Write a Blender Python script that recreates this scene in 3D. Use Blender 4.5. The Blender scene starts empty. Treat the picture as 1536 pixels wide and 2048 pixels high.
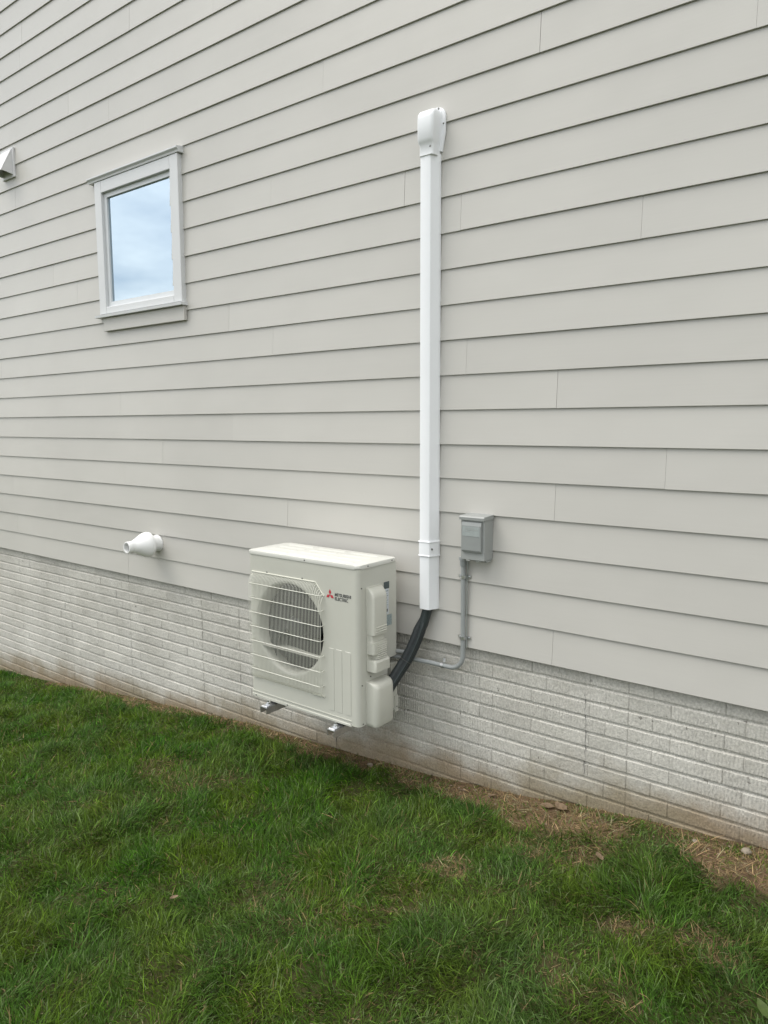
import bpy, bmesh, math, random
import numpy as np
from mathutils import Vector, Matrix

random.seed(7)
rng = np.random.default_rng(11)
S = bpy.context.scene
COL = S.collection

# ------------------------------------------------------------------ camera
cam_d = bpy.data.cameras.new("camera")
cam = bpy.data.objects.new("camera", cam_d)
COL.objects.link(cam)
cam_d.sensor_fit = 'VERTICAL'
cam_d.sensor_height = 36.0
cam_d.lens = 1474.66 / 2048 * 36.0
cam_d.clip_start = 0.05
cam_d.clip_end = 3000
CAM = Vector((0.0, -3.24771, 1.17678))
yaw, pitch, roll = -0.66587398, -0.11954257, -0.00391752
fwd = Vector((math.sin(yaw) * math.cos(pitch), math.cos(yaw) * math.cos(pitch), math.sin(pitch)))
rt = Vector((math.cos(yaw), -math.sin(yaw), 0))
up = rt.cross(fwd)
r2 = rt * math.cos(roll) + up * math.sin(roll)
u2 = -rt * math.sin(roll) + up * math.cos(roll)
M = Matrix((r2, u2, -fwd)).transposed().to_4x4()
M.translation = CAM
cam.matrix_world = M
S.camera = cam

# ------------------------------------------------------------------ world, sun, exposure
SUN_DIR = Vector((-0.42, -0.30, 0.85)).normalized()     # from the scene towards the sun
SUN_EL = math.asin(SUN_DIR.z)
SUN_ROT = math.atan2(SUN_DIR.x, SUN_DIR.y)
W = bpy.data.worlds.new("World")
S.world = W
W.use_nodes = True
nt = W.node_tree
nt.nodes.clear()
n_out = nt.nodes.new('ShaderNodeOutputWorld')
n_bg = nt.nodes.new('ShaderNodeBackground')
n_sky = nt.nodes.new('ShaderNodeTexSky')
n_sky.sky_type = 'NISHITA'
n_sky.sun_disc = False
n_sky.sun_elevation = SUN_EL
n_sky.sun_rotation = SUN_ROT
n_sky.air_density = 1.0
n_sky.dust_density = 1.6
n_sky.ozone_density = 1.2
tc = nt.nodes.new('ShaderNodeTexCoord')
sep = nt.nodes.new('ShaderNodeSeparateXYZ')
nt.links.new(tc.outputs['Generated'], sep.inputs[0])
addz = nt.nodes.new('ShaderNodeMath'); addz.operation = 'ADD'; addz.inputs[1].default_value = 0.16
absz = nt.nodes.new('ShaderNodeMath'); absz.operation = 'ABSOLUTE'
nt.links.new(sep.outputs['Z'], absz.inputs[0]); nt.links.new(absz.outputs[0], addz.inputs[0])
dx = nt.nodes.new('ShaderNodeMath'); dx.operation = 'DIVIDE'
dy = nt.nodes.new('ShaderNodeMath'); dy.operation = 'DIVIDE'
nt.links.new(sep.outputs['X'], dx.inputs[0]); nt.links.new(addz.outputs[0], dx.inputs[1])
nt.links.new(sep.outputs['Y'], dy.inputs[0]); nt.links.new(addz.outputs[0], dy.inputs[1])
comb = nt.nodes.new('ShaderNodeCombineXYZ')
nt.links.new(dx.outputs[0], comb.inputs[0]); nt.links.new(dy.outputs[0], comb.inputs[1])
cn = nt.nodes.new('ShaderNodeTexNoise')
cn.inputs['Scale'].default_value = 0.95; cn.inputs['Detail'].default_value = 6.0; cn.inputs['Roughness'].default_value = 0.55
nt.links.new(comb.outputs[0], cn.inputs['Vector'])
cr = nt.nodes.new('ShaderNodeMapRange')
cr.inputs['From Min'].default_value = 0.40; cr.inputs['From Max'].default_value = 0.58
cr.inputs['To Min'].default_value = 0.30; cr.inputs['To Max'].default_value = 1.0
nt.links.new(cn.outputs['Fac'], cr.inputs['Value'])
mix = nt.nodes.new('ShaderNodeMix'); mix.data_type = 'RGBA'
CLOUD = 11.0
# overcast luminance rises from the horizon to the zenith
zen = nt.nodes.new('ShaderNodeMath'); zen.operation = 'MULTIPLY_ADD'
zen.inputs[1].default_value = 0.85 * CLOUD; zen.inputs[2].default_value = 0.98 * CLOUD
nt.links.new(absz.outputs[0], zen.inputs[0])
ccol = nt.nodes.new('ShaderNodeCombineColor')
for k_ in range(3):
    nt.links.new(zen.outputs[0], ccol.inputs[k_])
nt.links.new(ccol.outputs[0], mix.inputs['B'])
nt.links.new(cr.outputs[0], mix.inputs['Factor'])
nt.links.new(n_sky.outputs[0], mix.inputs['A'])
nt.links.new(mix.outputs['Result'], n_bg.inputs['Color'])
n_bg.inputs['Strength'].default_value = 0.11
nt.links.new(n_bg.outputs[0], n_out.inputs[0])

sd = bpy.data.lights.new("sun", 'SUN')
sd.energy = 1.5
sd.angle = math.radians(38)
sd.color = (1.0, 0.95, 0.88)
sun = bpy.data.objects.new("sun", sd)
COL.objects.link(sun)
sun.rotation_euler = (-SUN_DIR).to_track_quat('-Z', 'Y').to_euler()
sun.location = (-6, -6, 8)

S.view_settings.view_transform = 'Standard'
S.view_settings.look = 'None'
S.view_settings.exposure = 0.38
S.view_settings.gamma = 1.0
S.view_settings.use_curve_mapping = False
S.render.engine = 'CYCLES'
S.cycles.use_denoising = True
S.cycles.max_bounces = 8
S.cycles.transparent_max_bounces = 8

# ------------------------------------------------------------------ helpers
WM = {}

def link(name, me, mat=None, parent=None):
    o = bpy.data.objects.new(name, me)
    COL.objects.link(o)
    if mat is not None:
        if not me.materials:
            me.materials.append(mat)
    if parent is not None:
        o.parent = parent
        o.matrix_parent_inverse = WM[parent].inverted()
    WM[o] = Matrix.Identity(4)
    return o

def obj(name, bm, mat, parent=None, smooth=None, loc=None):
    bmesh.ops.recalc_face_normals(bm, faces=bm.faces)
    me = bpy.data.meshes.new(name)
    bm.to_mesh(me)
    bm.free()
    if smooth is not None:
        try:
            me.shade_smooth()
            me.set_sharp_from_angle(angle=math.radians(smooth))
        except Exception:
            pass
    o = link(name, me, mat, parent)
    if loc is not None:
        o.location = loc
        WM[o] = Matrix.Translation(loc)
    return o

def thing(name, label, cat, loc, group=None):
    o = bpy.data.objects.new(name, None)
    COL.objects.link(o)
    o.location = loc
    o.empty_display_size = 0.1
    WM[o] = Matrix.Translation(loc)
    o['label'] = label
    o['category'] = cat
    if group:
        o['group'] = group
    return o

def tag(o, label, cat, group=None):
    o['label'] = label
    o['category'] = cat
    if group:
        o['group'] = group

def B():
    return bmesh.new()

def box(bm, x0, x1, y0, y1, z0, z1, bev=0.0, seg=1):
    vs = [bm.verts.new((x, y, z)) for z in (z0, z1) for y in (y0, y1) for x in (x0, x1)]
    fs = [(0, 1, 3, 2), (4, 6, 7, 5), (0, 4, 5, 1), (2, 3, 7, 6), (0, 2, 6, 4), (1, 5, 7, 3)]
    faces = [bm.faces.new([vs[i] for i in f]) for f in fs]
    if bev > 0:
        es = set()
        for f in faces:
            es.update(f.edges)
        bmesh.ops.bevel(bm, geom=list(es), offset=bev, segments=seg, profile=0.5, affect='EDGES')

def prism(bm, poly, a, b, axis='z', bev=0.0, seg=1):
    """poly = list of 2D points; axis z: (x,y) | x: (y,z) | y: (x,z)"""
    def P(p, t):
        if axis == 'z': return (p[0], p[1], t)
        if axis == 'x': return (t, p[0], p[1])
        return (p[0], t, p[1])
    lo = [bm.verts.new(P(p, a)) for p in poly]
    hi = [bm.verts.new(P(p, b)) for p in poly]
    n = len(poly)
    fl = bm.faces.new(lo); fh = bm.faces.new(list(reversed(hi)))
    for i in range(n):
        bm.faces.new((lo[i], lo[(i + 1) % n], hi[(i + 1) % n], hi[i]))
    if bev > 0:
        es = list(set(list(fl.edges) + list(fh.edges)))
        bmesh.ops.bevel(bm, geom=es, offset=bev, segments=seg, profile=0.5, affect='EDGES')

def rounded(x0, x1, y0, y1, r, n=5, which=(1, 1, 1, 1)):
    """rounded rectangle polygon, corners in the order (x0,y0) (x1,y0) (x1,y1) (x0,y1)"""
    out = []
    cs = [(x0, y0, 1, 1, 180), (x1, y0, -1, 1, 270), (x1, y1, -1, -1, 0), (x0, y1, 1, -1, 90)]
    for k, (cx, cy, sx, sy, a0) in enumerate(cs):
        if which[k]:
            ox, oy = cx + sx * r, cy + sy * r
            for i in range(n + 1):
                a = math.radians(a0 + 90 * i / n)
                out.append((ox + r * math.cos(a), oy + r * math.sin(a)))
        else:
            out.append((cx, cy))
    return out

def smooth_path(pts, n=8):
    P = [Vector(p) for p in pts]
    out = []
    for i in range(len(P) - 1):
        p0 = P[max(i - 1, 0)]; p1 = P[i]; p2 = P[i + 1]; p3 = P[min(i + 2, len(P) - 1)]
        for k in range(n):
            t = k / n
            out.append(0.5 * ((2 * p1) + (p2 - p0) * t + (2 * p0 - 5 * p1 + 4 * p2 - p3) * t * t + (3 * p1 - p0 - 3 * p2 + p3) * t ** 3))
    out.append(P[-1])
    return out

def tube(bm, pts, r, seg=12, cap=True, rj=0.0):
    P = [Vector(p) for p in pts]
    rs = r if isinstance(r, (list, tuple)) else [r] * len(P)
    T = []
    for i in range(len(P)):
        d = P[min(i + 1, len(P) - 1)] - P[max(i - 1, 0)]
        T.append(d.normalized())
    a = Vector((0, 0, 1)) if abs(T[0].z) < 0.9 else Vector((1, 0, 0))
    nrm = (a - T[0] * a.dot(T[0])).normalized()
    rings = []
    for i in range(len(P)):
        nrm = (nrm - T[i] * nrm.dot(T[i])).normalized()
        bn = T[i].cross(nrm)
        ring = []
        for k in range(seg):
            th = 2 * math.pi * k / seg
            rr = rs[i] * (1 + rj * random.uniform(-1, 1))
            ring.append(bm.verts.new(P[i] + (nrm * math.cos(th) + bn * math.sin(th)) * rr))
        rings.append(ring)
    for i in range(len(P) - 1):
        for k in range(seg):
            bm.faces.new((rings[i][k], rings[i][(k + 1) % seg], rings[i + 1][(k + 1) % seg], rings[i + 1][k]))
    if cap:
        bm.faces.new(list(reversed(rings[0]))); bm.faces.new(rings[-1])

def lathe(bm, prof, c, axis='y', seg=32, close=False):
    """prof = [(r, t)], revolve round the axis through c"""
    rings = []
    for r, t in prof:
        ring = []
        for k in range(seg):
            th = 2 * math.pi * k / seg
            if axis == 'y':
                p = (c[0] + r * math.cos(th), c[1] + t, c[2] + r * math.sin(th))
            elif axis == 'x':
                p = (c[0] + t, c[1] + r * math.cos(th), c[2] + r * math.sin(th))
            else:
                p = (c[0] + r * math.cos(th), c[1] + r * math.sin(th), c[2] + t)
            ring.append(bm.verts.new(p))
        rings.append(ring)
    for i in range(len(rings) - 1):
        for k in range(seg):
            bm.faces.new((rings[i][k], rings[i][(k + 1) % seg], rings[i + 1][(k + 1) % seg], rings[i + 1][k]))
    if close:
        bm.faces.new(list(reversed(rings[0]))); bm.faces.new(rings[-1])

# ------------------------------------------------------------------ materials
def mat_base(name):
    m = bpy.data.materials.new(name)
    m.use_nodes = True
    t = m.node_tree
    p = t.nodes['Principled BSDF']
    return m, t, p

def node(t, kind, **kw):
    n = t.nodes.new(kind)
    for k, v in kw.items():
        if k in n.inputs:
            n.inputs[k].default_value = v
        else:
            setattr(n, k, v)
    return n

def paint(name, col, rough=0.4, metal=0.0, var=0.04, scale=6.0, bump=0.0, bscale=200.0, spec=0.5, objvar=0.0):
    m, t, p = mat_base(name)
    L = t.links
    p.inputs['Roughness'].default_value = rough
    p.inputs['Metallic'].default_value = metal
    p.inputs['Specular IOR Level'].default_value = spec
    g = node(t, 'ShaderNodeNewGeometry')
    nz = node(t, 'ShaderNodeTexNoise', Scale=scale, Detail=5.0, Roughness=0.6)
    L.new(g.outputs['Position'], nz.inputs['Vector'])
    mr = node(t, 'ShaderNodeMapRange')
    mr.inputs['From Min'].default_value = 0.3; mr.inputs['From Max'].default_value = 0.7
    mr.inputs['To Min'].default_value = 1 - var; mr.inputs['To Max'].default_value = 1 + var
    L.new(nz.outputs['Fac'], mr.inputs['Value'])
    hv = node(t, 'ShaderNodeHueSaturation', Color=(*col, 1))
    last = mr.outputs[0]
    if objvar:
        oi = node(t, 'ShaderNodeObjectInfo')
        m2 = node(t, 'ShaderNodeMapRange')
        m2.inputs['To Min'].default_value = 1 - objvar; m2.inputs['To Max'].default_value = 1 + objvar
        L.new(oi.outputs['Random'], m2.inputs['Value'])
        mu = node(t, 'ShaderNodeMath', operation='MULTIPLY')
        L.new(last, mu.inputs[0]); L.new(m2.outputs[0], mu.inputs[1])
        last = mu.outputs[0]
    L.new(last, hv.inputs['Value'])
    L.new(hv.outputs[0], p.inputs['Base Color'])
    if bump:
        n2 = node(t, 'ShaderNodeTexNoise', Scale=bscale, Detail=3.0)
        L.new(g.outputs['Position'], n2.inputs['Vector'])
        b = node(t, 'ShaderNodeBump', Strength=bump, Distance=0.002)
        L.new(n2.outputs['Fac'], b.inputs['Height'])
        L.new(b.outputs[0], p.inputs['Normal'])
    return m

# lap siding: satin paint, faint horizontal brush streaks
def siding_mat():
    m, t, p = mat_base("siding_paint")
    L = t.links
    p.inputs['Roughness'].default_value = 0.36
    g = node(t, 'ShaderNodeNewGeometry')
    mp = node(t, 'ShaderNodeMapping')
    mp.inputs['Scale'].default_value = (1.2, 1.0, 70.0)
    L.new(g.outputs['Position'], mp.inputs['Vector'])
    n1 = node(t, 'ShaderNodeTexNoise', Scale=2.0, Detail=6.0, Roughness=0.65)
    L.new(mp.outputs[0], n1.inputs['Vector'])
    n2 = node(t, 'ShaderNodeTexNoise', Scale=1.1, Detail=3.0)
    L.new(g.outputs['Position'], n2.inputs['Vector'])
    a = node(t, 'ShaderNodeMapRange')
    a.inputs['From Min'].default_value = 0.3; a.inputs['From Max'].default_value = 0.7
    a.inputs['To Min'].default_value = 0.985; a.inputs['To Max'].default_value = 1.015
    L.new(n1.outputs['Fac'], a.inputs['Value'])
    b = node(t, 'ShaderNodeMapRange')
    b.inputs['From Min'].default_value = 0.3; b.inputs['From Max'].default_value = 0.7
    b.inputs['To Min'].default_value = 0.97; b.inputs['To Max'].default_value = 1.03
    L.new(n2.outputs['Fac'], b.inputs['Value'])
    oi = node(t, 'ShaderNodeObjectInfo')
    c = node(t, 'ShaderNodeMapRange')
    c.inputs['To Min'].default_value = 0.975; c.inputs['To Max'].default_value = 1.025
    L.new(oi.outputs['Random'], c.inputs['Value'])
    m1 = node(t, 'ShaderNodeMath', operation='MULTIPLY'); m2 = node(t, 'ShaderNodeMath', operation='MULTIPLY')
    L.new(a.outputs[0], m1.inputs[0]); L.new(b.outputs[0], m1.inputs[1])
    L.new(m1.outputs[0], m2.inputs[0]); L.new(c.outputs[0], m2.inputs[1])
    hv = node(t, 'ShaderNodeHueSaturation', Color=(0.468, 0.456, 0.420, 1))
    L.new(m2.outputs[0], hv.inputs['Value'])
    L.new(hv.outputs[0], p.inputs['Base Color'])
    bp = node(t, 'ShaderNodeBump', Strength=0.12, Distance=0.0015)
    L.new(n1.outputs['Fac'], bp.inputs['Height'])
    nw = node(t, 'ShaderNodeTexNoise', Scale=2.6, Detail=2.0)
    L.new(g.outputs['Position'], nw.inputs['Vector'])
    bw = node(t, 'ShaderNodeBump', Strength=0.25, Distance=0.02)
    L.new(nw.outputs['Fac'], bw.inputs['Height'])
    L.new(bp.outputs[0], bw.inputs['Normal'])
    L.new(bw.outputs[0], p.inputs['Normal'])
    return m

GZ0, GSL = -0.56, 0.098      # mean ground line along the wall, for soil splash on the concrete

def concrete_mat():
    m, t, p = mat_base("cast_concrete")
    L = t.links
    p.inputs['Roughness'].default_value = 0.85
    p.inputs['Specular IOR Level'].default_value = 0.3
    g = node(t, 'ShaderNodeNewGeometry')
    pos = g.outputs['Position']
    # blotches
    n1 = node(t, 'ShaderNodeTexNoise', Scale=3.0, Detail=7.0, Roughness=0.62)
    L.new(pos, n1.inputs['Vector'])
    r1 = node(t, 'ShaderNodeValToRGB')
    e = r1.color_ramp.elements
    e[0].position = 0.30; e[0].color = (0.405, 0.393, 0.348, 1)
    e[1].position = 0.72; e[1].color = (0.545, 0.533, 0.483, 1)
    L.new(n1.outputs['Fac'], r1.inputs['Fac'])
    # per brick shade
    oi = node(t, 'ShaderNodeObjectInfo')
    c = node(t, 'ShaderNodeMapRange')
    c.inputs['To Min'].default_value = 0.93; c.inputs['To Max'].default_value = 1.06
    L.new(oi.outputs['Random'], c.inputs['Value'])
    hv = node(t, 'ShaderNodeHueSaturation')
    L.new(r1.outputs[0], hv.inputs['Color']); L.new(c.outputs[0], hv.inputs['Value'])
    # white bloom
    n5 = node(t, 'ShaderNodeTexNoise', Scale=5.5, Detail=8.0, Roughness=0.7)
    L.new(pos, n5.inputs['Vector'])
    r5 = node(t, 'ShaderNodeMapRange')
    r5.inputs['From Min'].default_value = 0.56; r5.inputs['From Max'].default_value = 0.72
    r5.inputs['To Max'].default_value = 0.28
    L.new(n5.outputs['Fac'], r5.inputs['Value'])
    mw = node(t, 'ShaderNodeMix', data_type='RGBA')
    mw.inputs['B'].default_value = (0.60, 0.59, 0.55, 1)
    L.new(r5.outputs[0], mw.inputs['Factor']); L.new(hv.outputs[0], mw.inputs['A'])
    # soil splash near the ground
    sx = node(t, 'ShaderNodeSeparateXYZ'); L.new(pos, sx.inputs[0])
    mm = node(t, 'ShaderNodeMath', operation='MULTIPLY_ADD')
    mm.inputs[1].default_value = -GSL; mm.inputs[2].default_value = -GZ0
    L.new(sx.outputs['X'], mm.inputs[0])
    hh = node(t, 'ShaderNodeMath', operation='ADD')
    L.new(mm.outputs[0], hh.inputs[0]); L.new(sx.outputs['Z'], hh.inputs[1])
    n3 = node(t, 'ShaderNodeTexNoise', Scale=2.2, Detail=6.0, Roughness=0.6)
    L.new(pos, n3.inputs['Vector'])
    wob = node(t, 'ShaderNodeMath', operation='MULTIPLY_ADD')
    wob.inputs[1].default_value = -0.55; wob.inputs[2].default_value = 0.275
    L.new(n3.outputs['Fac'], wob.inputs[0])
    h2 = node(t, 'ShaderNodeMath', operation='ADD')
    L.new(hh.outputs[0], h2.inputs[0]); L.new(wob.outputs[0], h2.inputs[1])
    st = node(t, 'ShaderNodeMapRange', interpolation_type='SMOOTHSTEP')
    st.inputs['From Min'].default_value = 0.02; st.inputs['From Max'].default_value = 0.27
    st.inputs['To Min'].default_value = 0.86; st.inputs['To Max'].default_value = 0.0
    L.new(h2.outputs[0], st.inputs['Value'])
    ms = node(t, 'ShaderNodeMix', data_type='RGBA')
    n6 = node(t, 'ShaderNodeTexNoise', Scale=1.3, Detail=3.0)
    L.new(pos, n6.inputs['Vector'])
    r6 = node(t, 'ShaderNodeValToRGB')
    e = r6.color_ramp.elements
    e[0].position = 0.38; e[0].color = (0.205, 0.17, 0.10, 1)
    e[1].position = 0.62; e[1].color = (0.215, 0.155, 0.085, 1)
    L.new(n6.outputs['Fac'], r6.inputs['Fac'])
    L.new(r6.outputs[0], ms.inputs['B'])
    L.new(st.outputs[0], ms.inputs['Factor']); L.new(mw.outputs['Result'], ms.inputs['A'])
    # pits
    vo = node(t, 'ShaderNodeTexVoronoi', Scale=34.0)
    nzd = node(t, 'ShaderNodeTexNoise', Scale=60.0, Detail=4.0)
    L.new(pos, nzd.inputs['Vector'])
    vadd = node(t, 'ShaderNodeMixRGB', blend_type='ADD'); vadd.inputs[0].default_value = 0.05
    L.new(pos, vadd.inputs[1]); L.new(nzd.outputs['Color'], vadd.inputs[2])
    L.new(vadd.outputs[0], vo.inputs['Vector'])
    sepc = node(t, 'ShaderNodeSeparateColor'); L.new(vo.outputs['Color'], sepc.inputs[0])
    psz = node(t, 'ShaderNodeMapRange')
    psz.inputs['From Min'].default_value = 0.62; psz.inputs['From Max'].default_value = 1.0
    psz.inputs['To Min'].default_value = 0.0; psz.inputs['To Max'].default_value = 0.22
    L.new(sepc.outputs[0], psz.inputs['Value'])
    pit = node(t, 'ShaderNodeMath', operation='LESS_THAN')
    L.new(vo.outputs['Distance'], pit.inputs[0]); L.new(psz.outputs[0], pit.inputs[1])
    # pits live in patches only
    npk = node(t, 'ShaderNodeTexNoise', Scale=3.6, Detail=4.0)
    L.new(pos, npk.inputs['Vector'])
    pk = node(t, 'ShaderNodeMath', operation='GREATER_THAN'); pk.inputs[1].default_value = 0.50
    L.new(npk.outputs['Fac'], pk.inputs[0])
    pm = node(t, 'ShaderNodeMath', operation='MULTIPLY')
    L.new(pit.outputs[0], pm.inputs[0]); L.new(pk.outputs[0], pm.inputs[1])
    md = node(t, 'ShaderNodeMix', data_type='RGBA')
    md.inputs['B'].default_value = (0.17, 0.16, 0.14, 1)
    pf = node(t, 'ShaderNodeMath', operation='MULTIPLY'); pf.inputs[1].default_value = 0.8
    L.new(pm.outputs[0], pf.inputs[0]); L.new(pf.outputs[0], md.inputs['Factor'])
    L.new(ms.outputs['Result'], md.inputs['A'])
    # fine grain
    n7 = node(t, 'ShaderNodeTexNoise', Scale=120.0, Detail=4.0, Roughness=0.7)
    L.new(pos, n7.inputs['Vector'])
    r7 = node(t, 'ShaderNodeMapRange')
    r7.inputs['From Min'].default_value = 0.3; r7.inputs['From Max'].default_value = 0.7
    r7.inputs['To Min'].default_value = 0.74; r7.inputs['To Max'].default_value = 1.22
    L.new(n7.outputs['Fac'], r7.inputs['Value'])
    hv2 = node(t, 'ShaderNodeHueSaturation')
    L.new(md.outputs['Result'], hv2.inputs['Color']); L.new(r7.outputs[0], hv2.inputs['Value'])
    L.new(hv2.outputs[0], p.inputs['Base Color'])
    # relief: raked vertical ribs in zones, grain, pits
    wv = node(t, 'ShaderNodeTexWave', wave_type='BANDS', bands_direction='X', wave_profile='SIN')
    wv.inputs['Scale'].default_value = 20.0; wv.inputs['Distortion'].default_value = 3.0
    wv.inputs['Detail'].default_value = 3.0; wv.inputs['Detail Scale'].default_value = 2.0
    L.new(pos, wv.inputs['Vector'])
    nmk = node(t, 'ShaderNodeTexNoise', Scale=1.5, Detail=3.0)
    L.new(pos, nmk.inputs['Vector'])
    mk = node(t, 'ShaderNodeMapRange')
    mk.inputs['From Min'].default_value = 0.42; mk.inputs['From Max'].default_value = 0.56
    mk.inputs['To Min'].default_value = 0.12
    L.new(nmk.outputs['Fac'], mk.inputs['Value'])
    rib = node(t, 'ShaderNodeMath', operation='MULTIPLY')
    L.new(wv.outputs['Fac'], rib.inputs[0]); L.new(mk.outputs[0], rib.inputs[1])
    n8 = node(t, 'ShaderNodeTexNoise', Scale=38.0, Detail=6.0, Roughness=0.7)
    L.new(pos, n8.inputs['Vector'])
    s1 = node(t, 'ShaderNodeMath', operation='MULTIPLY_ADD'); s1.inputs[1].default_value = 1.9
    L.new(n8.outputs['Fac'], s1.inputs[0]); L.new(rib.outputs[0], s1.inputs[2])
    s2 = node(t, 'ShaderNodeMath', operation='MULTIPLY_ADD'); s2.inputs[1].default_value = -1.5
    L.new(pm.outputs[0], s2.inputs[0]); L.new(s1.outputs[0], s2.inputs[2])
    bp = node(t, 'ShaderNodeBump', Strength=0.75, Distance=0.004)
    L.new(s2.outputs[0], bp.inputs['Height'])
    L.new(bp.outputs[0], p.inputs['Normal'])
    return m

def soil_mat():
    m, t, p = mat_base("soil")
    L = t.links
    p.inputs['Roughness'].default_value = 0.95
    p.inputs['Specular IOR Level'].default_value = 0.15
    g = node(t, 'ShaderNodeNewGeometry')
    at = node(t, 'ShaderNodeAttribute', attribute_name="Col")
    n1 = node(t, 'ShaderNodeTexNoise', Scale=30.0, Detail=8.0, Roughness=0.75)
    L.new(g.outputs['Position'], n1.inputs['Vector'])
    r = node(t, 'ShaderNodeMapRange')
    r.inputs['From Min'].default_value = 0.3; r.inputs['From Max'].default_value = 0.7
    r.inputs['To Min'].default_value = 0.6; r.inputs['To Max'].default_value = 1.4
    L.new(n1.outputs['Fac'], r.inputs['Value'])
    hv = node(t, 'ShaderNodeHueSaturation')
    L.new(at.outputs['Color'], hv.inputs['Color']); L.new(r.outputs[0], hv.inputs['Value'])
    L.new(hv.outputs[0], p.inputs['Base Color'])
    bp = node(t, 'ShaderNodeBump', Strength=0.8, Distance=0.02)
    L.new(n1.outputs['Fac'], bp.inputs['Height']); L.new(bp.outputs[0], p.inputs['Normal'])
    return m

def blade_mat(name, trans=0.3, rough=0.45):
    m, t, p = mat_base(name)
    L = t.links
    at = node(t, 'ShaderNodeAttribute', attribute_name="Col")
    p.inputs['Roughness'].default_value = rough
    p.inputs['Specular IOR Level'].default_value = 0.18
    L.new(at.outputs['Color'], p.inputs['Base Color'])
    tr = node(t, 'ShaderNodeBsdfTranslucent')
    L.new(at.outputs['Color'], tr.inputs['Color'])
    mx = node(t, 'ShaderNodeMixShader', Fac=trans)
    L.new(p.outputs[0], mx.inputs[1]); L.new(tr.outputs[0], mx.inputs[2])
    L.new(mx.outputs[0], t.nodes['Material Output'].inputs['Surface'])
    return m

def glass_mat():
    m, t, p = mat_base("window_glass")
    L = t.links
    t.nodes.remove(p)
    gl = node(t, 'ShaderNodeBsdfGlossy', Roughness=0.015, Color=(0.74, 0.89, 1.0, 1))
    trn = node(t, 'ShaderNodeBsdfTransparent', Color=(0.80, 0.88, 0.92, 1))
    fr = node(t, 'ShaderNodeFresnel', IOR=8.0)
    g = node(t, 'ShaderNodeNewGeometry')
    nz = node(t, 'ShaderNodeTexNoise', Scale=2.0, Detail=1.0)
    L.new(g.outputs['Position'], nz.inputs['Vector'])
    bp = node(t, 'ShaderNodeBump', Strength=0.02, Distance=0.012)
    L.new(nz.outputs['Fac'], bp.inputs['Height'])
    L.new(bp.outputs[0], gl.inputs['Normal'])
    mx = node(t, 'ShaderNodeMixShader')
    L.new(fr.outputs[0], mx.inputs[0]); L.new(trn.outputs[0], mx.inputs[1]); L.new(gl.outputs[0], mx.inputs[2])
    L.new(mx.outputs[0], t.nodes['Material Output'].inputs['Surface'])
    return m

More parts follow.
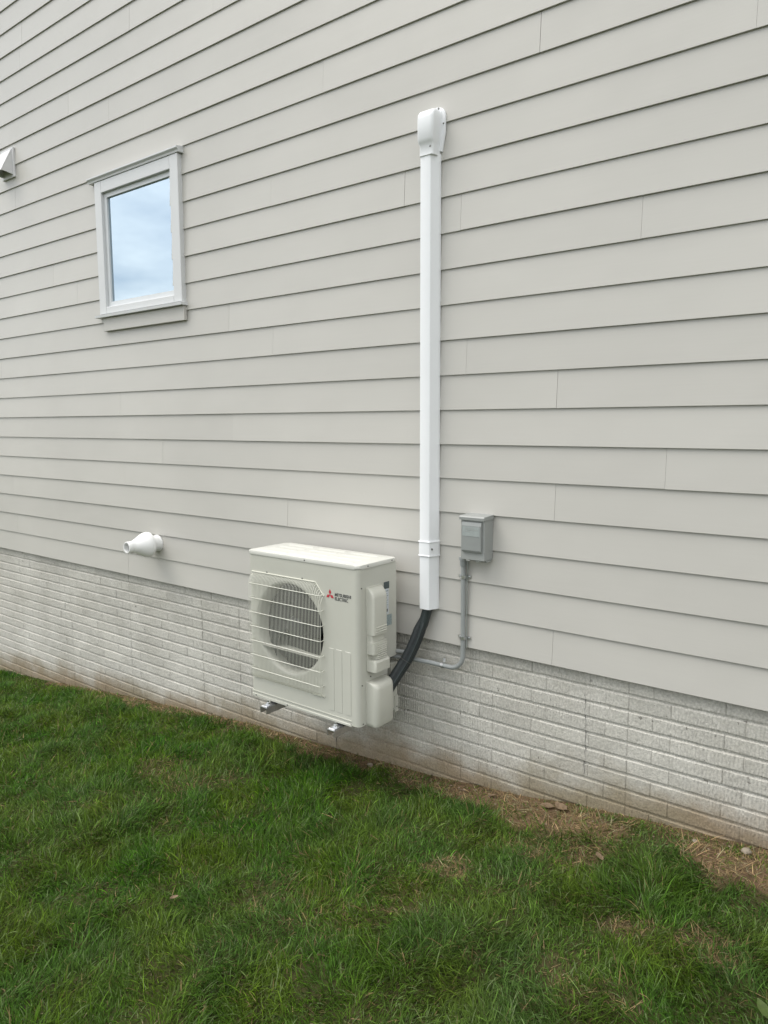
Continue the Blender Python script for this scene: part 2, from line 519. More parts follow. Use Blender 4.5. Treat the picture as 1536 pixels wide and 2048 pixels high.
MT = dict(
    siding=siding_mat(), concrete=concrete_mat(), soil=soil_mat(),
    grass=blade_mat("grass_blades", 0.38, 0.55), straw=blade_mat("dry_straw", 0.15, 0.7),
    trim=paint("window_trim_paint", (0.575, 0.585, 0.585), 0.42, var=0.02),
    vinyl=paint("white_window_vinyl", (0.62, 0.64, 0.65), 0.35, var=0.02),
    sheath=paint("weather_barrier", (0.12, 0.12, 0.115), 0.9),
    glass=glass_mat(),
    blind=paint("white_blind_fabric", (0.84, 0.85, 0.86), 0.8, var=0.03),
    room=paint("dim_room_wall", (0.35, 0.36, 0.38), 0.9),
    ivory=paint("ivory_enamel", (0.475, 0.475, 0.418), 0.38, var=0.02, bump=0.05, bscale=600),
    ivory_skylit=paint("skylit_lid_enamel", (0.60, 0.60, 0.55), 0.32, var=0.02),  # cabinet enamel lightened: skylight on the lid is painted into the colour
    ivoryp=paint("ivory_plastic", (0.50, 0.498, 0.435), 0.45, var=0.02),
    wire=paint("coated_wire", (0.62, 0.62, 0.54), 0.4, var=0.02),
    fan=paint("fan_plastic", (0.028, 0.033, 0.031), 0.45, var=0.05),
    dark=paint("dark_cavity", (0.035, 0.037, 0.036), 0.7),
    fins=paint("coil_fins", (0.025, 0.028, 0.026), 0.5, metal=0.3, bump=0.5, bscale=500),
    screw=paint("screw_steel", (0.16, 0.16, 0.15), 0.35, metal=0.8),
    red=paint("red_print", (0.42, 0.035, 0.05), 0.45),
    ink=paint("black_print", (0.085, 0.088, 0.085), 0.5),
    stick_d=paint("dark_label", (0.055, 0.075, 0.075), 0.4, var=0.25, scale=90),
    stick_g=paint("grey_label", (0.25, 0.30, 0.30), 0.4, var=0.35, scale=120),
    stick_w=paint("white_label", (0.52, 0.55, 0.58), 0.4, var=0.1, scale=120),
    duct=paint("white_duct_vinyl", (0.76, 0.775, 0.785), 0.33, var=0.015),
    pvc=paint("white_pvc", (0.76, 0.765, 0.75), 0.35, var=0.02),
    hood=paint("vent_hood_plastic", (0.60, 0.60, 0.60), 0.45, var=0.03),
    foam=paint("black_foam", (0.020, 0.025, 0.026), 0.55, var=0.25, scale=25, bump=0.4, bscale=150),
    tape=paint("black_wrap_tape", (0.022, 0.030, 0.030), 0.42, var=0.15, scale=20),
    conduit=paint("grey_conduit", (0.275, 0.292, 0.287), 0.34, var=0.05, scale=15),
    boxgrey=paint("grey_enamel", (0.275, 0.287, 0.275), 0.42, var=0.04),
    boxdark=paint("grey_enamel_lid", (0.232, 0.245, 0.236), 0.45, var=0.05),
    boxlabel=paint("faded_label", (0.285, 0.315, 0.305), 0.5, var=0.08, scale=60),
    zinc=paint("galvanised_steel", (0.62, 0.63, 0.64), 0.28, metal=0.9, var=0.15, scale=25),
    rubber=paint("rubber", (0.03, 0.03, 0.03), 0.7),
    copper=paint("thin_ground_wire", (0.35, 0.38, 0.36), 0.5, metal=0.5),
    leaf=paint("dry_leaf", (0.30, 0.215, 0.135), 0.75, var=0.25, scale=60),
    leafg=paint("broad_green_leaf", (0.10, 0.15, 0.035), 0.5, var=0.2, scale=60),
    pebble=paint("brown_pebble", (0.20, 0.15, 0.105), 0.9, var=0.35, scale=50),
    stone=paint("pale_stone", (0.23, 0.195, 0.15), 0.9, var=0.2, scale=40, bump=0.5, bscale=80),
)

# ------------------------------------------------------------------ terrain function
GX = [-60, -12, -7.5, -6.5, -5.3, -3.76, -2.93, -2.25, -1.7, -1.39, -1.02, -.72, -.53, 1, 4, 60]
GZV = [-3.0, -1.65, -1.289, -1.184, -1.04, -.885, -.844, -.80, -.742, -.69, -.65, -.625, -.61, -.56, -.5, -.4]
wv_dirs = [(rng.uniform(-1, 1), rng.uniform(-1, 1), rng.uniform(0, 6.28)) for _ in range(60)]

def field(x, y, freq, k0, n=9):
    """smooth pseudo-noise, roughly -1..1"""
    s = np.zeros_like(np.asarray(x, float))
    for i in range(n):
        a, b, ph = wv_dirs[(k0 + i) % 60]
        l = math.hypot(a, b) + 1e-6
        f = freq * (0.6 + 0.9 * ((i * 37 % 11) / 11.0))
        s = s + np.sin((a / l * x + b / l * y) * f * 2 * math.pi + ph)
    return s / (n ** 0.5) / 1.1

def gz(x, y):
    x = np.asarray(x, float); y = np.asarray(y, float)
    z = np.interp(x, GX, GZV)
    near = np.clip((8 - np.abs(y + 1)) / 4, 0, 1)
    return z + near * (0.012 * field(x, y, 1.1, 3) + 0.007 * field(x, y, 3.2, 17)) * np.clip(-y / 0.25, 0.15, 1)

# bare / dry patches: x, y, rx, ry, strength
PATCH = [(-2.15, -0.06, .40, .08, .7), (-1.75, -0.07, .45, .13, 1.0), (-1.45, -0.14, .35, .17, 1.0), (-1.22, -0.13, .22, .12, .8),
         (-1.59, -0.74, .13, .10, .62), (-1.20, -0.38, .17, .11, .55), (-1.40, -0.48, .17, .09, .6),
         (-0.64, -0.16, .24, .15, 1.0), (-0.40, -0.10, .3, .12, .9), (-0.85, -0.80, .09, .07, .5), (-0.56, -0.76, .12, .10, .65),
         (-1.26, -0.75, .08, .06, .4), (-3.55, -0.75, .4, .14, .2), (-5.0, -0.03, .7, .09, .7), (-2.9, -0.03, .9, .10, .8), (-3.7, -0.02, .5, .07, .5),
         (-1.9, -1.25, .3, .2, .15), (-0.9, -1.15, .15, .1, .3), (-1.7, -1.0, .25, .12, .2)]

def dryness(x, y):
    d = np.zeros_like(np.asarray(x, float))
    jx = 0.06 * field(x, y, 4.0, 5); jy = 0.05 * field(x, y, 4.5, 23)
    for px, py, rx, ry, s in PATCH:
        q = ((x + jx - px) / rx) ** 2 + ((y + jy - py) / ry) ** 2
        d = np.maximum(d, s * np.clip(1.35 - q, 0, 1))
    d = np.maximum(d, 0.75 * np.clip(1 - (-y) / 0.07, 0, 1) * (x > -6.5))
    return np.clip(d, 0, 1)

# ground sheet
def ground():
    xs = np.unique(np.concatenate([np.array([-400, -200, -100, -60, -40, -25, -18, -14]), np.arange(-11, 3.01, 0.05), np.array([4, 6, 9, 14, 25, 60, 150, 400])]))
    ys = np.unique(np.concatenate([np.array([-400, -200, -100, -50, -25, -14, -9, -7]), np.arange(-5, 0.121, 0.05), np.array([.4, 2, 6, 12, 25, 60, 150, 400])]))
    X, Y = np.meshgrid(xs, ys)
    Z = gz(X, Y)
    v = np.stack([X.ravel(), Y.ravel(), Z.ravel()], 1)
    nx, ny = len(xs), len(ys)
    i = np.arange(nx * ny).reshape(ny, nx)
    f = np.stack([i[:-1, :-1].ravel(), i[:-1, 1:].ravel(), i[1:, 1:].ravel(), i[1:, :-1].ravel()], 1)
    me = bpy.data.meshes.new("ground")
    me.from_pydata(v, [], f)
    a = me.color_attributes.new("Col", 'FLOAT_COLOR', 'POINT')
    d = dryness(v[:, 0], v[:, 1])[:, None]
    far = np.clip((np.hypot(v[:, 0] + 2, v[:, 1] + 1) - 7) / 4, 0, 1)[:, None]
    soil = np.array([[0.050, 0.050, 0.018]]); clay = np.array([[0.135, 0.088, 0.052]]); green = np.array([[0.04, 0.06, 0.018]])
    mixc = soil * (1 - d) + clay * d
    c = mixc * (1 - far) + green * far
    rgba = np.concatenate([c, np.ones_like(d)], 1).astype(np.float32)
    a.data.foreach_set("color", rgba.ravel())
    me.shade_smooth()
    o = link("ground", me, MT['soil'])
    o['kind'] = 'structure'
ground()

# ------------------------------------------------------------------ house
E_ = 0.1778               # siding exposure
house = thing("house", "grey lap-sided house wall standing on a brick-patterned concrete foundation", "house", (-2.4, 0.1, -0.85))
HX0, HX1 = -11.0, 3.2
ROWS = 34
TOPZ = ROWS * E_
# foundation core and weather barrier (with the window opening)
WX0, WX1, WZ0, WZ1 = -5.262, -4.432, 2.055, 2.915
b = B(); box(b, HX0, HX1, 0.0385, 0.25, -2.6, 0.012)
obj("foundation_core", b, MT['concrete'], house)
b = B()
box(b, HX0, WX0, 0.024, 0.16, 0.014, TOPZ); box(b, WX1, HX1, 0.024, 0.16, 0.014, TOPZ)
box(b, WX0, WX1, 0.024, 0.16, 0.014, WZ0); box(b, WX0, WX1, 0.024, 0.16, WZ1, TOPZ)
obj("sheathing", b, MT['sheath'], house)
b = B()
box(b, HX0, HX0 + 0.2, 0.26, 9.0, -2.6, TOPZ); box(b, HX1 - 0.2, HX1, 0.26, 9.0, -2.6, TOPZ)
box(b, HX0, HX1, 9.0, 9.2, -2.6, TOPZ); box(b, HX0, HX1, 0.17, 9.2, TOPZ + 0.002, TOPZ + 0.2)
obj("outer_shell", b, MT['siding'], house)
for x0, x1 in ((HX0 - 0.02, HX0 + 0.1), (HX1 - 0.1, HX1 + 0.02)):
    b = B(); box(b, x0, x1, -0.02, 0.165, 0.0, TOPZ, 0.002); obj("corner_board", b, MT['trim'], house)

# ---- lap siding planks
plank_cache = {}
def plank_mesh(L):
    key = round(L, 3)
    if key not in plank_cache:
        bm = B()
        h = 0.206; t = 0.0088; tilt = 0.0097 / E_
        prof = [(0.0008, 0.0), (0.0, 0.0014), (tilt * h, h), (tilt * h + t, h), (t, 0.0)]
        lo = [bm.verts.new((-L / 2, y, z)) for y, z in prof]
        hi = [bm.verts.new((L / 2, y, z)) for y, z in prof]
        n = len(prof)
        bm.faces.new(lo); bm.faces.new(list(reversed(hi)))
        for i in range(n):
            bm.faces.new((lo[i], lo[(i + 1) % n], hi[(i + 1) % n], hi[i]))
        bmesh.ops.recalc_face_normals(bm, faces=bm.faces)
        me = bpy.data.meshes.new("plank"); bm.to_mesh(me); bm.free()
        plank_cache[key] = me
    return plank_cache[key]

JOINT = {0: -1.513, 1: -3.30, 2: -2.552, 3: -3.327, 4: -1.518, 5: -1.008, 6: -3.825, 7: -1.521, 8: -2.019, 9: -3.427, 10: -3.834,
         11: -1.151, 12: -2.059, 13: -2.409, 14: -3.417, 15: -0.738, 16: -1.643, 17: -2.977, 18: -4.682, 19: -5.103, 20: -2.05,
         21: -3.9, 22: -1.2, 23: -6.36, 24: -2.7, 25: -4.4, 26: -5.6, 27: -3.2, 28: -4.9, 29: -2.2, 30: -6.6, 31: -3.6, 32: -5.0, 33: -2.9}
PL = 3.60
for r in range(ROWS):
    x = JOINT[r]
    cuts = [x + PL * k for k in range(-4, 4)]
    cuts = [c for c in cuts if HX0 + 0.12 < c < HX1 - 0.12]
    ends = [HX0 + 0.1] + cuts + [HX1 - 0.1]
    z0 = r * E_
    for a, c in zip(ends[:-1], ends[1:]):
        g0 = 0.0 if a == ends[0] else random.choice((0.0004, 0.0007, 0.0011))
        spans = [(a + g0, c - g0)]
        if z0 + E_ > WZ0 and z0 < 2.99 and r >= 11:
            ns = []
            for s, e in spans:
                if e <= WX0 - 0.02 or s >= WX1 + 0.02: ns.append((s, e)); continue
                if s < WX0 - 0.02: ns.append((s, WX0 - 0.02))
                if e > WX1 + 0.02: ns.append((WX1 + 0.02, e))
            spans = ns
        for s, e in spans:
            if e - s < 0.03: continue
            o = link("plank", plank_mesh(e - s), MT['siding'], house)
            o.location = ((s + e) / 2, random.uniform(-0.0006, 0.0006), z0 + random.uniform(-0.0008, 0.0008))

# ---- brick-pattern blocks of the foundation
COURSE = 0.0773
BY = 0.030
bcache = {}
def brick_mesh(w, var):
    key = (round(w, 3), var)
    if key in bcache: return bcache[key]
    rr = random.Random(hash(key) & 0xffff)
    bm = B()
    h = COURSE - 0.0085; L = w - 0.0007; n = 4 if w > 0.2 else 2
    c = 0.0060; ce = 0.0040; d = 0.011
    def row(z, y, inset, jit):
        vs = []
        for i in range(n + 1):
            x = -L / 2 + inset + (L - 2 * inset) * i / n
            vs.append(bm.verts.new((x, y + rr.uniform(-1, 1) * 0.0007, z + rr.uniform(-1, 1) * jit)))
        if inset:
            for s_ in (-1, 1):
                vs.insert(0 if s_ < 0 else len(vs), bm.verts.new((s_ * L / 2, y + 0.0028, z)))
        else:
            vs = [bm.verts.new((-L / 2, y + 0.0003, z))] + vs + [bm.verts.new((L / 2, y + 0.0003, z))]
            vs[1].co.x += ce; vs[-2].co.x -= ce
        return vs
    r0 = row(-h / 2, 0.0105, 0, 0.0006)
    r1 = row(-h / 2 + c * 0.8, 0.0, ce, 0.0013)
    r2_ = row(h / 2 - c * 1.15, 0.0, ce, 0.0013)
    r3 = row(h / 2, 0.0105, 0, 0.0010)
    for A, Bq in ((r0, r1), (r1, r2_), (r2_, r3)):
        for i in range(n + 2):
            bm.faces.new((A[i], A[i + 1], Bq[i + 1], Bq[i]))
    bmesh.ops.recalc_face_normals(bm, faces=bm.faces)
    # make sure normals face outwards (-y)
    if sum(f.normal.y for f in bm.faces) > 0:
        bmesh.ops.reverse_faces(bm, faces=bm.faces)
    me = bpy.data.meshes.new("brick"); bm.to_mesh(me); bm.free()
    bcache[key] = me
    return me

SEAMS = [HX0 + 0.01, -9.72, -8.805, -7.89, -6.975, -6.075, -5.165, -4.255, -3.85, -2.96, -2.05, -1.14, -0.225, 0.69, 1.60, 2.51, HX1 - 0.01]
BR = []
def gline(x): return float(np.interp(x, GX, GZV))
for c in range(-1, 26):
    ztop = -0.073 - COURSE * c
    zc = ztop - COURSE / 2
    off = 0.193 if c % 2 == 0 else 0.113
    for s, e in zip(SEAMS[:-1], SEAMS[1:]):
        cuts = [s] + [s + off + 0.3048 * k for k in range(4) if s + off + 0.3048 * k < e - 0.04] + [e]
        for a, q in zip(cuts[:-1], cuts[1:]):
            if zc + COURSE / 2 < gline((a + q) / 2) - 0.02: continue
            BR.append((a, q, zc))
# nearest ones that the picture shows, as single bricks; the rest as one mesh
def shown(a, q, z):
    x = (a + q) / 2
    v = Vector((x, BY, z)) - CAM
    px = 768 + 1474.66 * v.dot(r2) / v.dot(fwd)
    return -10 < px < 1560
vis = sorted([t_ for t_ in BR if shown(*t_)], key=lambda t_: -t_[0])
single = set(vis[:296])
restbm = B()
for t_ in BR:
    a, q, z = t_
    me = brick_mesh(q - a, random.randrange(5))
    dy = random.uniform(-0.0012, 0.0012)
    if t_ in single:
        o = link("brick", me, MT['concrete'], house)
        o.location = ((a + q) / 2, BY + dy, z)
    else:
        n0 = len(restbm.verts)
        restbm.from_mesh(me)
        restbm.verts.ensure_lookup_table()
        bmesh.ops.translate(restbm, verts=restbm.verts[n0:], vec=((a + q) / 2, BY + dy, z))
o = obj("brick_courses", restbm, MT['concrete'], house)
o['kind'] = 'stuff'

# ---- shrinkage cracks in the cast wall
for cx, za_, zb_2 in ((-1.352, -0.12, -0.53), (-2.958, -0.60, -0.80)):
    b = B()
    z = za_; x = cx; prev = None
    while z > zb_2:
        w = random.uniform(0.0002, 0.0008)
        cur = (b.verts.new((x - w, BY - 0.0016, z)), b.verts.new((x + w, BY - 0.0016, z)), b.verts.new((x + w, BY + 0.004, z)), b.verts.new((x - w, BY + 0.004, z)))
        if prev:
            for i in range(4):
                b.faces.new((prev[i], prev[(i + 1) % 4], cur[(i + 1) % 4], cur[i]))
        prev = cur
        z -= random.uniform(0.008, 0.02); x += random.uniform(-0.005, 0.0052)
    obj("crack", b, MT['sheath'], house)

# ---- window
b = B()
x0, x1 = -5.290, -4.274
box(b, x0, x0 + 0.088, -0.030, 0.024, 2.012, 2.978, 0.003)         # left casing
box(b, x1 - 0.088, x1, -0.030, 0.024, 2.012, 2.978, 0.003)         # right casing
box(b, x0 + 0.089, x1 - 0.089, -0.029, 0.024, 2.892, 2.978, 0.003)  # head casing
box(b, x0 + 0.089, x1 - 0.089, -0.029, 0.024, 2.012, 2.062, 0.003)
win = obj("window", b, MT['trim'], house)
b = B()   # sash ring, set back
sx0, sx1, sz0, sz1 = -5.2005, -4.3635, 2.0635, 2.8905
gx0, gx1, gz0_, gz1_ = -5.168, -4.394, 2.100, 2.858
for q in ((sx0, gx0, sz0, sz1), (gx1, sx1, sz0, sz1), (gx0, gx1, sz0, gz0_), (gx0, gx1, gz1_, sz1)):
    box(b, q[0], q[1], -0.006, 0.035, q[2], q[3])
obj("frame", b, MT['vinyl'], win)
b = B(); box(b, gx0 - .003, gx1 + .003, 0.0085, 0.0125, gz0_ - .003, gz1_ + .003); obj("pane", b, MT['glass'], win)
b = B()   # blind slats seen faintly through the reflection: vertical fabric vanes
k = 0
for mx_ in (-4.925, -4.655):
    bq = B(); box(bq, mx_ - 0.008, mx_ + 0.008, 0.0145, 0.0185, gz0_, gz1_); obj("muntin", bq, MT['blind'], win)
xx = -5.17
while xx < -4.34:
    box(b, xx, xx + 0.262, 0.040 + 0.010 * (k % 2), 0.043 + 0.010 * (k % 2), 2.06, 2.90)
    xx += 0.268; k += 1
obj("blind", b, MT['blind'], win)
b = B()
box(b, -5.5, -4.15, 0.5, 0.52, 1.8, 3.1); box(b, -5.5, -5.48, 0.162, 0.5, 1.8, 3.1); box(b, -4.17, -4.15, 0.162, 0.5, 1.8, 3.1)
box(b, -5.5, -4.15, 0.162, 0.5, 1.78, 1.80); box(b, -5.5, -4.15, 0.162, 0.5, 3.1, 3.12)
obj("room_recess", b, MT['room'], win)
b = B(); prism(b, [(-0.050, 3.004), (-0.050, 3.014), (0.015, 3.024), (0.015, 2.980), (-0.034, 2.980), (-0.037, 2.992)], -5.362, -4.252, 'x')
obj("head_cap", b, MT['trim'], win)
b = B(); prism(b, [(-0.052, 1.986), (-0.054, 2.004), (-0.028, 2.0105), (0.02, 2.0105), (0.02, 1.984)], -5.328, -4.256, 'x', 0.002)
obj("sill", b, MT['trim'], win)
b = B(); box(b, -5.262, -4.268, -0.022, 0.004, 1.886, 1.983, 0.002)
obj("apron", b, MT['siding'], win)

# ------------------------------------------------------------------ wall bracket (carries the outdoor unit)
br = thing("wall_bracket", "galvanised wall bracket whose two arm tips show under the outdoor unit", "bracket", (-2.83, 0.0, -0.5))
for X in (-3.065, -2.545):
    b = B()
    for q in ((X - 0.026, X - 0.023, -0.478, -0.4445), (X + 0.023, X + 0.026, -0.478, -0.4445)):
        box(b, q[0], q[1], -0.475, 0.020, q[2], q[3])
    box(b, X - 0.0258, X + 0.0258, -0.475, 0.020, -0.4440, -0.4405)
    arm = obj("arm", b, MT['zinc'], br)
    b = B(); box(b, X - 0.021, X + 0.021, -0.468, -0.395, -0.4400, -0.4350, 0.0015)
    lathe(b, [(0.0, -0.4349), (0.019, -0.4349), (0.019, -0.4325), (0.0, -0.4325)], (X, -0.436, 0), 'z', 16)
    obj("foot_plate", b, MT['zinc'], arm)
    b = B(); lathe(b, [(0.0, -0.4324), (0.0125, -0.4324), (0.0125, -0.423), (0.0055, -0.4225), (0.0055, -0.412), (0, -0.412)], (X, -0.436, 0), 'z', 6)
    obj("bolt", b, MT['zinc'], arm)
    b = B(); box(b, X - 0.02, X + 0.02, -0.40, -0.36, -0.4400, -0.4160); box(b, X - 0.02, X + 0.02, -0.16, -0.12, -0.4400, -0.4160)
    obj("rubber_pad", b, MT['rubber'], arm)
    b = B(); box(b, X - 0.02, X + 0.02, 0.0205, 0.0295, -0.481, -0.10, 0.001)
    obj("rail", b, MT['zinc'], br)

# ------------------------------------------------------------------ outdoor unit
UX0, UX1, UYF, UYB, UZ0, UZ1 = -3.236, -2.400, -0.410, -0.085, -0.415, 0.430
ac = thing("air_conditioner", "ivory outdoor air conditioning unit with round fan grille mounted on the brick foundation", "air conditioner", (-2.82, -0.25, UZ0))
R = 0.026
def arc(cx, cy, r, a0, a1, n=6):
    return [(cx + r * math.cos(math.radians(a0 + (a1 - a0) * i / n)), cy + r * math.sin(math.radians(a0 + (a1 - a0) * i / n))) for i in range(n + 1)]
# cabinet: left side + back + right side, open front; front skin with fan opening
b = B()
pl_up = [(UX0 + R, UYF)] + arc(UX0 + R, UYF + R, R, 270, 180)[1:] + [(UX0, UYB), (UX1 - 0.0015, UYB), (UX1 - 0.0015, -0.366), (UX1, -0.368)] + arc(UX1 - R, UYF + R, R, 0, -90)
pl_lo = [(UX0 + R, UYF)] + arc(UX0 + R, UYF + R, R, 270, 180)[1:] + [(UX0, UYB), (-2.470, UYB), (-2.470, -0.165), (UX1 - 0.0015, -0.165), (UX1 - 0.0015, -0.366), (UX1, -0.368)] + arc(UX1 - R, UYF + R, R, 0, -90)
def shell(bm, pl, z0, z1, captop, capbot):
    lo = [bm.verts.new((x, y, z0)) for x, y in pl]; hi = [bm.verts.new((x, y, z1)) for x, y in pl]
    for i in range(len(pl) - 1):
        bm.faces.new((lo[i], lo[i + 1], hi[i + 1], hi[i]))
    if captop: bm.faces.new(hi)
    if capbot: bm.faces.new(list(reversed(lo)))
shell(b, pl_lo, UZ0, -0.0985, False, True)
shell(b, pl_up, -0.0985, UZ1, True, True)
obj("cabinet", b, MT['ivory'], ac, 35)
# front skin with bell mouth
FCX, FCZ, FR = -2.912, 0.036, 0.262
b = B()
xa, xb, za, zb = UX0 + R, UX1 - R, UZ0, UZ1
angs = sorted(set([2 * math.pi * i / 64 for i in range(64)] + [math.atan2(z - FCZ, x - FCX) % (2 * math.pi) for x in (xa, xb) for z in (za, zb)]))
def on_rect(a):
    c, s = math.cos(a), math.sin(a)
    t = []
    if c > 1e-9: t.append((xb - FCX) / c)
    if c < -1e-9: t.append((xa - FCX) / c)
    if s > 1e-9: t.append((zb - FCZ) / s)
    if s < -1e-9: t.append((za - FCZ) / s)
    k = min(t)
    return FCX + k * c, FCZ + k * s
prof = [(FR + 0.012, 0.0), (FR + 0.004, 0.001), (FR - 0.003, 0.006), (FR - 0.009, 0.016), (FR - 0.013, 0.034), (FR - 0.014, 0.08)]
rings = [[b.verts.new((*[on_rect(a)[0]], UYF, on_rect(a)[1])) for a in angs]]
for r, dy in prof:
    rings.append([b.verts.new((FCX + r * math.cos(a), UYF + dy, FCZ + r * math.sin(a))) for a in angs])
for A, C in zip(rings[:-1], rings[1:]):
    for i in range(len(angs)):
        j = (i + 1) % len(angs)
        b.faces.new((A[i], A[j], C[j], C[i]))
obj("front_panel", b, MT['ivory'], ac, 50)
# coil and cavity behind the fan
b = B(); box(b, UX0 + 0.02, UX1 - 0.10, -0.135, -0.12, UZ0 + 0.02, UZ1 - 0.02); obj("coil", b, MT['fins'], ac)
b = B()
lathe(b, [(0.0, -0.378), (0.036, -0.376), (0.056, -0.366), (0.062, -0.35), (0.062, -0.28), (0.0, -0.28)], (FCX, 0, FCZ), 'y', 24)
fan = obj("fan", b, MT['fan'], ac, 40)
for kk in range(3):
    b = B()
    A0 = kk * 2 * math.pi / 3 + 0.5
    nr, na = 5, 9
    g1 = []
    for i in range(nr + 1):
        r = 0.055 + (0.240 - 0.055) * i / nr
        span = 1.75 + 0.25 * i / nr
        row = []
        for j in range(na + 1):
            a = A0 + span * (j / na - 0.5) + 0.5 * i / nr
            y = -0.350 + (j / na - 0.5) * -0.050 + 0.012 * math.sin(math.pi * j / na)
            row.append(b.verts.new((FCX + r * math.cos(a), y, FCZ + r * math.sin(a))))
        g1.append(row)
    for i in range(nr):
        for j in range(na):
            b.faces.new((g1[i][j], g1[i][j + 1], g1[i + 1][j + 1], g1[i + 1][j]))
    bmesh.ops.solidify(b, geom=list(b.faces), thickness=0.003)
    obj("fan_blade", b, MT['fan'], fan, 60)
b = B(); box(b, FCX - 0.03, FCX + 0.03, -0.27, -0.24, UZ0 + 0.03, UZ1 - 0.03); obj("motor_mount", b, MT['dark'], ac)
# wire guard
gxl, gxr, gzt, gzb = -3.204, -2.642, 0.326, -0.297
Yw = UYF - 0.030
b = B()
N = 52
for i in range(N + 1):
    x = gxl + (gxr - gxl) * i / N
    zt = gzt; zb_ = gzb
    if x > -2.700: zt = gzt - (x + 2.700) * (0.066 / 0.058)
    if x < gxl + 0.02: zt -= (gxl + 0.02 - x) * 0.5
    if x > -2.70: zb_ = gzb + 0.0
    pts = [(x, UYF + 0.001, zt), (x, UYF - 0.016, zt - 0.010), (x, Yw, zt - 0.040), (x, Yw, zb_ + 0.030), (x, UYF - 0.018, zb_ + 0.006), (x, UYF + 0.001, zb_)]
    tube(b, pts, 0.0015, 4)
gr = obj("fan_grille", b, MT['wire'], ac, 60)
for z in (0.267, 0.182, 0.098, 0.0155, -0.070, -0.154, -0.237):
    b = B()
    xr = gxr
    tube(b, [(gxl + 0.006, UYF, z), (gxl + 0.001, UYF - 0.022, z), (gxl + 0.008, Yw - 0.003, z), (xr - 0.008, Yw - 0.003, z), (xr - 0.001, UYF - 0.022, z), (xr - 0.006, UYF, z)], 0.0021, 6)
    obj("grille_bar", b, MT['wire'], gr, 60)
for (p0, p1) in (((gxl, 0.330), (-2.700, 0.330)), ((-2.700, 0.330), (gxr + 0.003, 0.262)), ((gxl - .002, -0.300), (gxl + 0.05, -0.300)), ((-2.73, -0.302), (gxr, -0.300))):
    b = B(); tube(b, [(p0[0], UYF - 0.002, p0[1]), (p1[0], UYF - 0.002, p1[1])], 0.0034, 6)
    obj("grille_rim", b, MT['wire'], gr, 60)
# pressed ribs on the service side of the front
for xl in (-2.612, -2.556, -2.494):
    b = B(); prism(b, rounded(xl, xl + 0.040, -0.362, -0.016, 0.004, 3), UYF - 0.0022, UYF + 0.001, 'y', 0.0014)
    obj("embossed_rib", b, MT['ivory'], ac)
# base pan skirt
b = B()
prism(b, rounded(UX0 - 0.002, UX1 - 0.05, UYF - 0.005, UYB, 0.026, 6, (1, 0, 0, 1)), UZ0 - 0.006, UZ0 + 0.008, 'z', 0.002)
box(b, UX0 + 0.012, -2.452, UYF - 0.0035, UYF + 0.002, -0.392, -0.387)
obj("base_pan", b, MT['ivory'], ac)
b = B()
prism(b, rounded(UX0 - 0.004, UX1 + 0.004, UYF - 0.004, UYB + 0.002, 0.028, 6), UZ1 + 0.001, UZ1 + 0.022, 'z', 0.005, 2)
tp = obj("top_panel", b, MT['ivory_skylit'], ac, 40)
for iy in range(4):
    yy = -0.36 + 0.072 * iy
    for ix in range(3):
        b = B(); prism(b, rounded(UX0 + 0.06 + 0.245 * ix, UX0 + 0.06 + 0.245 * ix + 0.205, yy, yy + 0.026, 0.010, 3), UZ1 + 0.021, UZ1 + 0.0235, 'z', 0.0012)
        obj("pressed_ridge", b, MT['ivory_skylit'], tp)
# rear corner post / base at the pipe side
b = B(); box(b, -2.452, -2.404, -0.130, -0.072, -0.412, -0.140, 0.002)
box(b, -2.412, -2.398, -0.10, -0.072, -0.425, -0.33, 0.001)
obj("rear_post", b, MT['ivory'], ac)
# upper service cover
def yz(y, z): return (y, z)
b = B()
cy0, cy1 = -0.344, -0.226
XS = UX1 - 0.001
# flange
prism(b, rounded(cy0 - 0.003, cy1 + 0.003, -0.126, 0.330, 0.008, 4), XS, XS + 0.006, 'x', 0.002)
def loft(bm, secs):
    rings = []
    for poly in secs:
        rings.append([bm.verts.new(p) for p in poly])
    n = len(rings[0])
    for A, C in zip(rings[:-1], rings[1:]):
        for i in range(n):
            bm.faces.new((A[i], A[(i + 1) % n], C[(i + 1) % n], C[i]))
    bm.faces.new(rings[0]); bm.faces.new(list(reversed(rings[-1])))
def sect(z, y0, y1, dx, r=0.012, dz=0.0):
    # horizontal section of a cover on the x side
    p = [(XS, y0, z), (XS + dx - r, y0, z)] + [(XS + dx - r + r * math.sin(math.radians(a)), y0 + r - r * math.cos(math.radians(a)), z) for a in (15, 35, 55, 75, 90)] \
        + [(XS + dx - r + r * math.cos(math.radians(a)), y1 - r + r * math.sin(math.radians(a)), z) for a in (0, 20, 45, 70, 90)] + [(XS, y1, z)]
    return p
loft(b, [sect(0.322, cy0, cy1, 0.014, 0.008), sect(0.312, cy0, cy1, 0.030, 0.012), sect(0.290, cy0, cy1, 0.046, 0.014), sect(0.272, cy0, cy1, 0.050, 0.014), sect(0.076, cy0, cy1, 0.050, 0.014)])
loft(b, [sect(0.0755, cy0 + 0.004, cy1 - 0.004, 0.034, 0.010), sect(0.0355, cy0 + 0.004, cy1 - 0.004, 0.034, 0.010)])
loft(b, [sect(0.035, cy0, cy1, 0.052, 0.014), sect(-0.028, cy0, cy1, 0.050, 0.014)])
loft(b, [sect(-0.0285, cy0 + 0.030, cy1, 0.048, 0.012), sect(-0.060, cy0 + 0.034, cy1, 0.046, 0.012)])
loft(b, [sect(-0.0605, cy0, cy1 + 0.010, 0.050, 0.014), sect(-0.072, cy0, cy1 + 0.014, 0.060, 0.014), sect(-0.122, cy0, cy1 + 0.014, 0.060, 0.014)])
sc = obj("service_cover", b, MT['ivoryp'], ac, 40)
